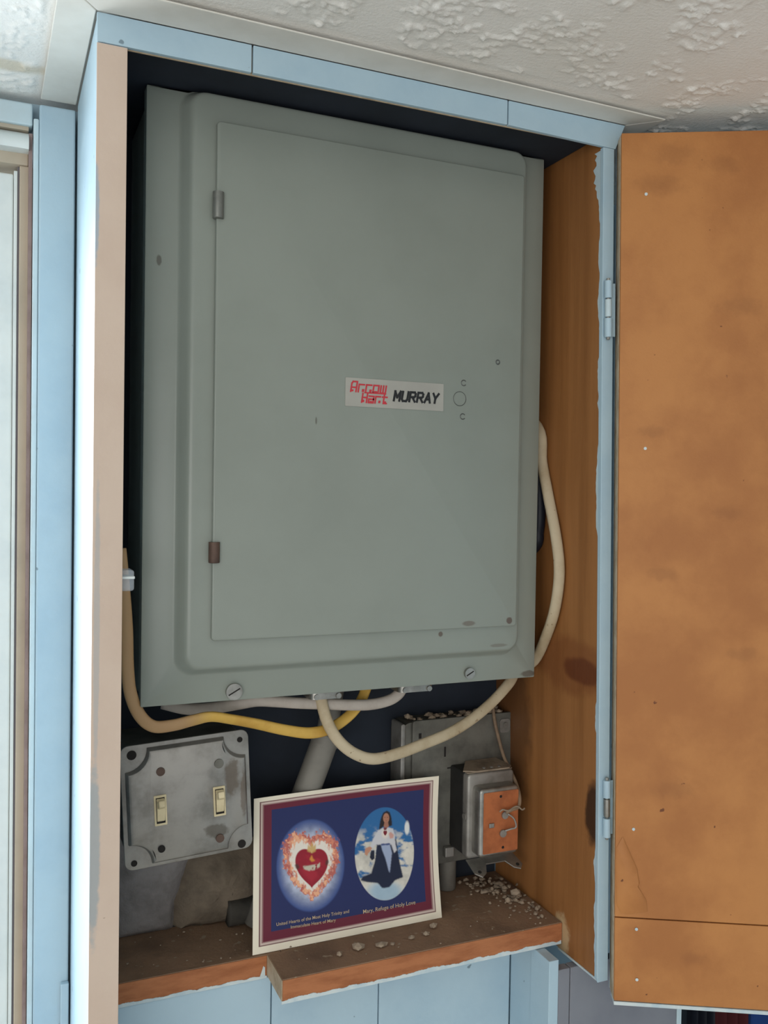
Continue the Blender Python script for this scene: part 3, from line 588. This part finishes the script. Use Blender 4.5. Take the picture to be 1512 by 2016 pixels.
# ccw ordering: +x+z corner, -x+z, -x-z, +x-z
bm = bmesh.new(); rings = []
for (ins, y) in ((0, CY+.0002), (.0006, CY-.0030), (.0022, CY-.0052), (.0045, CY-.0060)):
    rings.append([bm.verts.new(tuple(cp(a*(1-ins/w2), b*(1-ins/h2), y))) for a, b in out])
n = len(out)
for a in range(3):
    for j in range(n): bm.faces.new([rings[a][j], rings[a][(j+1) % n], rings[a+1][(j+1) % n], rings[a+1][j]])
bm.faces.new(rings[3]); FY = CY-.0060
bmesh.ops.triangulate(bm, faces=[f for f in bm.faces if len(f.verts) > 4])
frombm('raised_cover', bm, 'galv', sbx, .5)
def toggle(x, y):
    c = at(x, y, Y=FY); a, b = (c-cc)@ex, (c-cc)@ez
    tg = prism('toggle_switch', [cp(a+u, b+v, FY-.0008) for u, v in rrect(-.0052, .0052, -.0128, .0128, .0006, 2)], (0, .0007, 0), 'ivory', sbx, .0003)
    prism('slot', [cp(a+u, b+v, FY-.0011) for u, v in ((-.0036, -.0108), (.0036, -.0108), (.0036, .0108), (-.0036, .0108))], (0, .0002, 0), 'hole', tg)
    P8 = [cp(a-.0033, b-.0092, FY-.0012), cp(a+.0033, b-.0092, FY-.0012), cp(a+.0033, b+.0104, FY-.0012), cp(a-.0033, b+.0104, FY-.0012), cp(a-.0033, b-.0080, FY-.0022), cp(a+.0033, b-.0080, FY-.0022), cp(a+.0033, b+.0080, FY-.0060), cp(a-.0033, b+.0080, FY-.0060)]
    hexo('rocker', P8, 'ivory', tg, .0005)
    P8 = [cp(a-.0030, b+.0015, FY-.0030), cp(a+.0030, b+.0015, FY-.0030), cp(a+.0030, b+.0085, FY-.0030), cp(a-.0030, b+.0085, FY-.0030), cp(a-.0027, b+.0060, FY-.0110), cp(a+.0027, b+.0060, FY-.0110), cp(a+.0027, b+.0110, FY-.0095), cp(a-.0027, b+.0110, FY-.0095)]
    hexo('lever', P8, 'ivory', tg, .0009)
toggle(316, 1595); toggle(432, 1577)
for (x, y, r, mt, yy) in ((316, 1519, .0036, 'rusty', FY), (431, 1503, .0040, 'galv_old', FY), (318, 1671, .0030, 'hole', FY), (433, 1650, .0036, 'rusty', FY)):
    c = at(x, y, Y=yy); cyl('screw', (c[0], yy+.0005, c[2]), (0, -1, 0), r, .0016, mt, sbx, 18, .0005)
for (x, y, r) in ((472, 1456, .0024), (264, 1700, .0026), (476, 1661, .0036), (259, 1487, .0040)):
    c = at(x, y, Y=CY); cyl('screw_hole', (c[0], CY-.0001, c[2]), (0, -1, 0), r, .0003, 'hole', sbx, 16)

# ------------------------------------------------------------------ junction box behind the transformer
JY = .150
jx0, jx1, jz1 = at(812, 1480, Y=JY)[0], at(1013, 1480, Y=JY)[0], at(900, 1412, Y=JY)[2]
jz0 = at(870, 1700, Y=JY)[2]; jl = at(789, 1480, Y=JY)[0]
jb = empty('junction_box', ((jl+jx1)/2, .165, jz0), 'dull galvanised square junction box behind the transformer', 'junction box')
prism('box_body', [(x, JY+.003, z) for x, z in rrect(jl+.002, jx1-.003, jz0+.002, jz1-.002, .010)], (0, .176-JY, 0), 'galv_old', jb, 0, .6)
prism('cover_plate', [(x, JY, z) for x, z in rrect(jx0, jx1, jz0, jz1, .003)], (0, .0028, 0), 'galv_old', jb, .0006, .6)
prism('side_flange', [(x, JY-.0005, z) for x, z in rrect(jl, jl+.0045, jz0, jz1-.002, .002)], (0, .024, 0), 'galv', jb, .0006, .6)
for (x, y, a, b) in ((876, 1480, .0010, .0050), (890, 1511, .0055, .0007), (827, 1449, .0014, .0026)):
    c = at(x, y, Y=JY); box('slot', c[0]-a, c[0]+a, JY-.0003, JY+.0002, c[2]-b, c[2]+b, 'hole', jb, 0)
c = at(997, 1428, Y=JY-.004); prism('mounting_ear', [(x, JY-.0012, z) for x, z in rrect(c[0]-.006, c[0]+.006, c[2]-.008, c[2]+.006, .003)], (0, .001, 0), 'galv', jb, 0)
cyl('screw', (c[0], JY-.001, c[2]), (0, -1, 0), .0026, .0018, 'steel', jb, 14, .0006)
c = at(884, 1675, Y=JY-.004); box('lug', c[0]-.005, c[0]+.005, JY-.006, JY-.0002, c[2]-.006, c[2]+.004, 'galv', jb, .001)
c = at(884, 1710, Y=.155); cyl('nipple', (c[0], .160, Z(SZ+.0005)), (0, 0, 1), .0095, jz0-Z(SZ)+.003, 'conduit', jb, 20, .001)

# ------------------------------------------------------------------ transformer
FYt = .100
a0, a1 = at(944, 1620, Y=FYt), at(1020, 1620, Y=FYt); tz1, tz0 = at(955, 1561, Y=FYt)[2], at(955, 1688, Y=FYt)[2]
tx0, tx1 = a0[0], a1[0]
tr = empty('transformer', ((tx0+tx1)/2, .125, tz0-.008), 'small doorbell transformer with orange fibre face on the junction box', 'transformer')
prism('core', [(x, .1235, z) for x, z in rrect(tx0-.006, tx1+.001, tz0-.004, tz1+.014, .002)], (0, JY-.1237, 0), 'dark', tr, .0006)
# stepped metal shell
def shell(x0, x1, z0, z1, r, yf, yb, bev, nm, mt): return prism(nm, [(x, yf, z) for x, z in rrect(x0, x1, z0, z1, r)], (0, yb-yf, 0), mt, tr, bev, .6)
shell(tx0-.0055, tx1+.0035, tz0-.006, tz1+.0145, .004, .1145, .1234, .0025, 'rear_shell', 'galv')
shell(tx0, tx1+.0006, tz0-.0005, tz1+.0035, .004, FYt, .1144, .0028, 'front_shell', 'steel')
fb = prism('face_plate', [(x, FYt-.0006, z) for x, z in rrect(tx0+.0042, tx1-.0006, tz0+.003, tz1-.0004, .001, 2)], (0, .0006, 0), 'fibre', tr)
# dusty top
vs = []
prism('dust_layer', [(x, y, tz1+.0146) for x, y in rrect(tx0-.005, tx1+.003, .1165, .1232, .002, 3)], (0, 0, .0008), 'dusty', tr, .0003)
prism('top_flange', [(x, y, tz1+.0158) for x, y in ((tx0-.008, .120), (tx0+.004, .1145), (tx1-.002, .1145), (tx1+.003, .120), (tx1+.002, .1485), (tx0+.010, .1485))], (0, 0, .0012), 'dusty', tr, .0003)
for dx in (.35, .55, .75): cyl('rivet', (tx0+(tx1-tx0)*dx, .1200, tz1+.0168), (0, 0, 1), .0016, .0012, 'galv', tr, 12, .0005)
# lower mounting foot with two slotted ears
fz = tz0-.0065; pts = [(tx0-.0055, .1160), (tx0-.0035, .1010), (tx0+.0030, .0965), (tx0+.0090, .1000), (tx0+.0130, .1085), (tx1-.0090, .1085), (tx1-.0030, .1010), (tx1+.0035, .0985), (tx1+.0080, .1030), (tx1+.0040, .1160)]
bm = bmesh.new()
foot = prism('mounting_foot', [(x, y, fz-(.116-y)*.55) for x, y in pts], (0, .0004, -.0010), 'steel', tr, .0003)
for xx, yy in ((tx0+.0022, .1015), (tx1+.0022, .1030)):
    zz = fz-(.116-yy)*.55; cyl('foot_slot', (xx, yy, zz+.0002), (0, -.48, 1), .0018, .0003, 'hole', foot, 14)
def on(x, y): return at(x, y, Y=FYt-.0006)
c = on(967, 1625); box('terminal_tab', c[0]-.0028, c[0]+.0028, FYt-.0022, FYt-.0006, c[2]-.0022, c[2]+.0022, 'steel', tr, .0005)
c = on(989, 1640); cyl('terminal_screw', (c[0], FYt-.0006, c[2]), (0, -1, 0), .0036, .0022, 'galv', tr, 18, .0008)
c = on(993, 1604); cyl('terminal_screw', (c[0], FYt-.0006, c[2]), (0, -1, 0), .0036, .0022, 'galv', tr, 18, .0008)
for (x, y) in ((986, 1568), (990, 1668)):
    c = on(x, y); cyl('rivet_hole', (c[0], FYt-.0005, c[2]), (0, -1, 0), .0014, .0003, 'hole', tr, 12)
c = at(914, 1610, Y=.1165); cyl('side_rivet', (tx0-.0055, .1190, c[2]), (-1, 0, 0), .0034, .0014, 'galv', tr, 16, .0006)
# wires
path = P_([(970, 1385, .150), (974, 1420, .146), (982, 1455, .142), (992, 1490, .136), (1004, 1515, .126), (1016, 1542, .112), (1023, 1568, .100), (1021, 1588, .095), (1008, 1594, .094), (996, 1600, .0955)])
sweep('bell_wire', path, .0017, .0014, 'wire', None, 6, 8, label='thin brown bell wire running down to the transformer', cat='wire')
path = P_([(984, 1598, .0962), (990, 1594, .0945), (1002, 1596, .0935), (1012, 1589, .093), (1020, 1588, .0925), (1028, 1594, .092), (1033, 1591, .092)])
sweep('wire_end', path, .0008, .0008, 'dusty', None, 5, 7, label='frayed loose wire end curling off the transformer terminal', cat='wire')
path = P_([(1000, 1602, .0955), (1012, 1612, .094), (1016, 1628, .0935), (1006, 1632, .0945), (994, 1636, .0965)])
sweep('wire_loop', path, .0009, .0009, 'galv', None, 5, 7, label='thin grey wire loop between the two transformer terminals', cat='wire')

# ------------------------------------------------------------------ picture card
zTL, zTR, zBR, zBL = (72, 262), (1383, 100), (1404, 1103), (62, 1372)     # corners in a 3.6x zoom of the photo
topx = lambda p: (480+p[0]/3.6, 1500+p[1]/3.6)
K = [at(*topx(zTL), Y=.131), at(*topx(zTR), Y=.134), at(*topx(zBR), Z=SZ+.0004), at(*topx(zBL), Z=SZ+.0004)]
def card(u, v, off=0.):            # u right, v down
    p = (K[0]*(1-u)+K[1]*u)*(1-v)+(K[3]*(1-u)+K[2]*u)*v
    return p+np.array([0, .006*u*u*math.sin(math.pi*v)+.003*math.sin(math.pi*u)*(1-v)-off, 0])
# homography (u,v) -> zoom pixels
A8 = []; B8 = []
for (u, v), (x, y) in zip(((0, 0), (1, 0), (1, 1), (0, 1)), (zTL, zTR, zBR, zBL)):
    A8 += [[u, v, 1, 0, 0, 0, -u*x, -v*x], [0, 0, 0, u, v, 1, -u*y, -v*y]]; B8 += [x, y]
H = np.append(np.linalg.solve(np.array(A8, float), np.array(B8, float)), 1).reshape(3, 3)
NU, NV = 430, 310
uu, vv = np.meshgrid(np.linspace(0, 1, NU), np.linspace(0, 1, NV))
den = H[2, 0]*uu+H[2, 1]*vv+1; px = (H[0, 0]*uu+H[0, 1]*vv+H[0, 2])/den; py = (H[1, 0]*uu+H[1, 1]*vv+H[1, 2])/den
L3 = lambda c: np.array(lin(c))
img = np.ones((NV, NU, 3))*L3((236, 226, 206))
def over(mask, c):
    global img
    mk_ = np.clip(mask, 0, 1)[..., None]; img = img*(1-mk_)+(c if isinstance(c, np.ndarray) else L3(c))*mk_
def inset(a, b): return ((uu > a[0]) & (uu < a[1]) & (vv > b[0]) & (vv < b[1])).astype(float)
over(inset((.030, .968), (.028, .955)), (120, 84, 82)); over(inset((.035, .963), (.034, .949)), (206, 186, 176))
over(inset((.044, .954), (.046, .936)), (150, 112, 110)); over(inset((.050, .948), (.052, .930)), (104, 30, 50))
over(inset((.089, .916), (.088, .876)), (34, 42, 92))
def ell(cx, cy, rx, ry, soft=.02, rot=0.):
    dx, dy = px-cx, py-cy; c, s = math.cos(rot), math.sin(rot); d = np.sqrt(((dx*c+dy*s)/rx)**2+((-dx*s+dy*c)/ry)**2); return 1-sst(d, 1-soft, 1+soft), d
def poly(pts, soft=0):
    x, y = px, py; ins = np.zeros(px.shape, bool); n = len(pts)
    for i in range(n):
        (x1, y1), (x2, y2) = pts[i], pts[i-1]
        if y1 == y2: continue
        ins ^= ((y1 > y) != (y2 > y)) & (x < (x2-x1)*(y-y1)/(y2-y1)+x1)
    m_ = ins.astype(float)
    for _ in range(soft):
        m_ = (m_+np.roll(m_, 1, 0)+np.roll(m_, -1, 0)+np.roll(m_, 1, 1)+np.roll(m_, -1, 1))/5
    return m_
f1 = fbm(px/40, py/40, 51, 4); f2 = fbm(px/13, py/20, 61, 3); f3 = fbm(px/70+9, py/50, 71, 4)
# left oval: glow, flames, heart
e1, d1 = ell(478, 740, 243, 325, .03, .06)
glow = (1-sst(d1, .55, 1.02))[..., None]; over(e1, L3((62, 82, 140))*(1-glow)+L3((190, 196, 214))*glow*(.6+.8*f1[..., None]))
def heartd(cx, cy, s, sy):
    x = (px-cx)/s+.08*(py-cy)/s*0; y = -(py-cy)/sy; yy = y-.62*np.sqrt(np.abs(x)+.02); return np.sqrt(x*x*1.0+yy*yy*1.0)   # ~<1 inside
hd1 = heartd(482, 792, 176, 196); jag = (f2-.5)*.75
over(1-sst(hd1+jag*.55, 1.10, 1.18), np.where((f2 > .52)[..., None], L3((214, 120, 90)), L3((176, 66, 62)))*.85+.15*L3((240, 200, 180)))
over((1-sst(hd1+jag*.9, 1.02, 1.10))*sst(f1, .5, .56), (240, 178, 140))
over(1-sst(hd1+jag*.5, .78, .92), L3((236, 226, 214)))
hd2 = heartd(487, 788, 118, 124); over(1-sst(hd2, .97, 1.03), (150, 24, 44)); over((1-sst(hd2, .5, .95))*.5*sst(f3, .4, .6), (186, 44, 60))
over(poly([(455, 640), (462, 590), (478, 612), (490, 570), (500, 610), (516, 588), (518, 640), (490, 655)], 3)*.9, (206, 168, 96))
over(poly([(425, 745), (470, 742), (515, 735), (548, 722), (545, 750), (515, 772), (470, 780), (432, 768)], 2)*.85*sst(f2, .25, .5), (206, 204, 184))
over(poly([(470, 700), (480, 680), (488, 668), (496, 690), (512, 708), (490, 716)], 2), (214, 140, 60))
over(poly([(365, 735), (385, 728), (400, 752), (385, 770), (372, 760)], 2)*.8, (74, 48, 44)); over(poly([(590, 705), (606, 700), (610, 720), (598, 745), (585, 735)], 2)*.8, (74, 48, 44))
# right oval: sky, clouds, standing robed figure
e2, d2 = ell(1010, 660, 212, 328, .012, .03)
sky = np.where((f3 > .5)[..., None], L3((214, 214, 208)), L3((100, 142, 178)))
blend = sst(f3+(py-560)/900, .42, .62)[..., None]; blend = blend*sst(py, 440, 580)[..., None]
over(e2, L3((44, 104, 160))*(1-blend)+(L3((224, 218, 206))*(.62+.5*f1[..., None]))*blend)
over(e2*(1-sst(ell(1010, 930, 150, 90)[1], .5, 1.1))*.8, (150, 184, 208))
over(ell(1172, 482, 17, 48, .3)[0], (226, 228, 226))
man = [(962, 560), (1095, 560), (1105, 640), (1120, 730), (1142, 830), (1085, 850), (1040, 900), (990, 905), (960, 870), (880, 862), (838, 850), (850, 826), (915, 800), (940, 720), (950, 650)]
over(poly(man, 2), (26, 32, 58))
over(poly([(905, 690), (915, 640), (940, 640), (938, 700), (920, 710)], 1), (22, 26, 48))
over(poly([(1000, 480), (1040, 478), (1072, 486), (1084, 530), (1090, 600), (1100, 640), (1080, 660), (1060, 600), (970, 600), (945, 600), (930, 625), (905, 625), (925, 570), (945, 530), (970, 490)], 2), (206, 204, 208))
over(poly([(985, 600), (1050, 600), (1064, 660), (1056, 730), (1046, 800), (1038, 780), (1018, 700), (995, 640)], 2), (160, 172, 200))
over(poly([(985, 594), (1052, 590), (1052, 602), (985, 606)], 1), (70, 84, 130))
over(poly([(868, 640), (880, 622), (905, 612), (922, 622), (910, 645), (895, 660), (884, 680), (870, 668)], 1), (196, 140, 112))
over(poly([(1040, 520), (1056, 510), (1078, 530), (1074, 556), (1050, 556)], 2)*.9, (206, 150, 136))
hair = [(1000, 372), (1025, 356), (1048, 368), (1060, 410), (1066, 462), (1050, 470), (1000, 472), (970, 498), (978, 440), (988, 400)]
over(poly(hair, 2), (38, 26, 28)); over(ell(1022, 410, 22, 36, .12)[0], (176, 122, 98)); over(poly([(1010, 440), (1036, 440), (1042, 470), (1020, 486), (1004, 470)], 1), (164, 112, 92))
over(ell(1013, 405, 4, 3, .4)[0]*.7, (50, 30, 30)); over(ell(1032, 404, 4, 3, .4)[0]*.7, (50, 30, 30)); over(ell(1023, 428, 6, 2.5, .4)[0]*.7, (140, 60, 60))
over(ell(1016, 522, 24, 32, .4)[0]*.8, (236, 220, 206)); over(1-sst(heartd(1016, 522, 13, 17), .9, 1.1), (120, 24, 40)); over(poly([(1002, 478), (1030, 478), (1024, 496), (1008, 496)], 1), (120, 50, 54))
vs = [tuple(card(u, v)) for v, u in zip(vv.ravel(), uu.ravel())]
ids = np.arange(NU*NV).reshape(NV, NU); fs = np.stack([ids[:-1, :-1], ids[1:, :-1], ids[1:, 1:], ids[:-1, 1:]], -1).reshape(-1, 4).tolist()
nb = len(vs); cu = list(np.linspace(0, 1, 30)); cv = list(np.linspace(0, 1, 22))        # plain back, half a millimetre behind
vs += [tuple(card(u, v, -.0005)) for v in cv for u in cu]
for j in range(21):
    for i in range(29): q = nb+j*30+i; fs.append([q, q+1, q+31, q+30])
# rim joins front and back
for (va, vb) in (((0, 0), (1, 0)), ((1, 0), (1, 1)), ((1, 1), (0, 1)), ((0, 1), (0, 0))):
    k = 29; q = len(vs)
    for i in range(k+1):
        u, v = va[0]+(vb[0]-va[0])*i/k, va[1]+(vb[1]-va[1])*i/k; vs += [tuple(card(u, v)), tuple(card(u, v, -.0005))]
    for i in range(k): fs.append([q+2*i, q+2*i+2, q+2*i+3, q+2*i+1])
me = bpy.data.meshes.new('picture_card'); me.from_pydata(vs, [], fs)
at_ = me.attributes.new('print', 'FLOAT_COLOR', 'POINT'); colr = np.ones((len(vs), 4)); colr[:, :3] = L3((226, 216, 198)); colr[:NU*NV, :3] = img.reshape(-1, 3)
at_.data.foreach_set('color', colr.ravel().astype(np.float32))
pc = link('picture_card', me, 'print', None, True, label='religious picture card with red heart and robed figure ovals, leaning on the shelf', cat='card')
Hi = np.linalg.inv(H)
def z2uv(x, y): q = Hi@np.array([x, y, 1.]); return q[0]/q[2], q[1]/q[2]
def caption(body, a, b, hgt):         # baseline from a to b in zoom pixels
    co, mx, fs = textmesh(body, 0, .004); vs = []
    for x, y in co:
        s = x/mx[0]; zx, zy = a[0]+(b[0]-a[0])*s, a[1]+(b[1]-a[1])*s-(y/mx[1])*hgt; u, v = z2uv(zx, zy); vs.append(card(u, v, .00035))
    mesh('caption', vs, fs, 'gold_ink', pc)
caption('United Hearts of the Most Holy Trinity and', (232, 1172), (750, 1080), 31)
caption('Immaculate Heart of Mary', (334, 1190), (655, 1140), 30)
caption('Mary, Refuge of Holy Love', (850, 1088), (1222, 1022), 36)

# ------------------------------------------------------------------ crumbs
def chipmesh(seed, s):
    bm = bmesh.new(); bmesh.ops.create_icosphere(bm, subdivisions=1, radius=1); r = random.Random(seed); sx_, sy_, sz_ = s*r.uniform(.8, 1.4), s*r.uniform(.7, 1.1), s*r.uniform(.45, .8)
    for v in bm.verts: v.co = Vector((v.co.x*sx_*r.uniform(.7, 1.2), v.co.y*sy_*r.uniform(.7, 1.2), v.co.z*sz_*r.uniform(.7, 1.2)))
    mz = min(v.co.z for v in bm.verts)
    for v in bm.verts: v.co.z -= mz
    return bm
chips = [(705, 1866, .0050, 'on the shelf front, leftmost below the card'), (668, 1879, .0030, 'very small one at the left on the shelf front below the card'), (750, 1861, .0046, 'pale one in the middle of the shelf front below the card'), (773, 1857, .0024, 'smallest bright one right of the pale middle chip'),
         (838, 1839, .0036, 'near the card\'s lower right corner'), (853, 1825, .0034, 'right at the card\'s lower right corner'), (810, 1846, .0028, 'small one between the middle chip and the card corner'), (1016, 1762, .0070, 'largest one in the rubble under the transformer'), (985, 1742, .0056, 'at the back of the rubble under the transformer'), (955, 1756, .0050, 'left end of the rubble under the transformer'), (1022, 1742, .0040, 'right back of the rubble by the plywood side'), (1000, 1775, .0036, 'front of the rubble by the transformer')]
for i, (x, y, s, lb_) in enumerate(chips):
    p = at(x, y+3, Z=SZ+.0003); bm = chipmesh(i, s); bmesh.ops.translate(bm, verts=bm.verts, vec=tuple(p))
    frombm('plaster_chip', bm, 'chip', None, False, label='plaster chip, '+lb_, cat='chip', group='plaster chips on the shelf')
bm = bmesh.new(); r = random.Random(9)
for i in range(150):
    t_ = r.random(); x = 930+t_*150+r.gauss(0, 14); y = 1738+t_*62+r.gauss(0, 9); p = at(x, y, Z=SZ)
    if p[0] > sideX(SZ)-.004 or p[1] > .172 or p[1] < .06: continue
    b2 = chipmesh(i+50, r.uniform(.0008, .0030)); bmesh.ops.translate(b2, verts=b2.verts, vec=tuple(p+np.array([0, 0, .0003]))); tmp = bpy.data.meshes.new('tmp'); b2.to_mesh(tmp); b2.free(); bm.from_mesh(tmp); bpy.data.meshes.remove(tmp)
for i in range(90):
    p = at(r.uniform(250, 1080), r.uniform(1790, 1930), Z=SZ)
    if p[0] < .03 or p[0] > .42 or p[1] > .17 or p[1] < (.058 if p[0] > .165 else .102): continue
    b2 = chipmesh(i+250, r.uniform(.0005, .0013)); bmesh.ops.translate(b2, verts=b2.verts, vec=tuple(p+np.array([0, 0, .0003]))); tmp = bpy.data.meshes.new('tmp'); b2.to_mesh(tmp); b2.free(); bm.from_mesh(tmp); bpy.data.meshes.remove(tmp)
frombm('rubble_crumbs', bm, 'chip', None, False, label='fine plaster crumbs and rubble scattered over the shelf', cat='rubble', kind='stuff')
bm = bmesh.new()
for i in range(60):
    p = np.array([r.uniform(jl+.012, jx1-.012), r.uniform(JY+.004, .172), jz1-.0016]); b2 = chipmesh(i+450, r.uniform(.001, .004)); bmesh.ops.translate(b2, verts=b2.verts, vec=tuple(p)); tmp = bpy.data.meshes.new('tmp'); b2.to_mesh(tmp); b2.free(); bm.from_mesh(tmp); bpy.data.meshes.remove(tmp)
frombm('rubble_crumbs', bm, 'chip', None, False, label='crumbs heaped on top of the galvanised junction box', cat='rubble', kind='stuff')

# ------------------------------------------------------------------ cloth hanging beyond, below the open door
def cloth(x0, x1, Y, mat, label):
    a, b = at(x0, 2000, Y=Y), at(x1, 2000, Y=Y); vs = []; fs = []; N = 24; top = Z(-.30)
    for j in range(2):
        for k, z in enumerate((top, top-.5)):
            for i in range(N+1): s = i/N; vs.append((a[0]+(b[0]-a[0])*s, Y+.008*math.sin(s*19)*(.4+k)+j*.012, z))
    n = N+1
    for i in range(N):
        fs += [(i, i+1, n+i+1, n+i), (2*n+i, 3*n+i, 3*n+i+1, 2*n+i+1), (i, 2*n+i, 2*n+i+1, i+1), (n+i, n+i+1, 3*n+i+1, 3*n+i)]
    fs += [(0, n, 3*n, 2*n), (N, 2*n+N, 3*n+N, n+N)]
    mesh('hanging_cloth', vs, fs, mat, None, .9, label=label, cat='cloth', group='cloths hanging beyond the door')
cloth(1352, 1402, .170, 'black_rubber', 'black cloth added to darken the opening below the open door beside the red one')  # dark sheet put in for the darkness of the opening
cloth(1405, 1468, .165, 'redcloth', 'dark red cloth peeking below the open door at lower right')
cloth(1478, 1640, .155, 'bluecloth', 'dark blue cloth peeking below the open door in the corner')
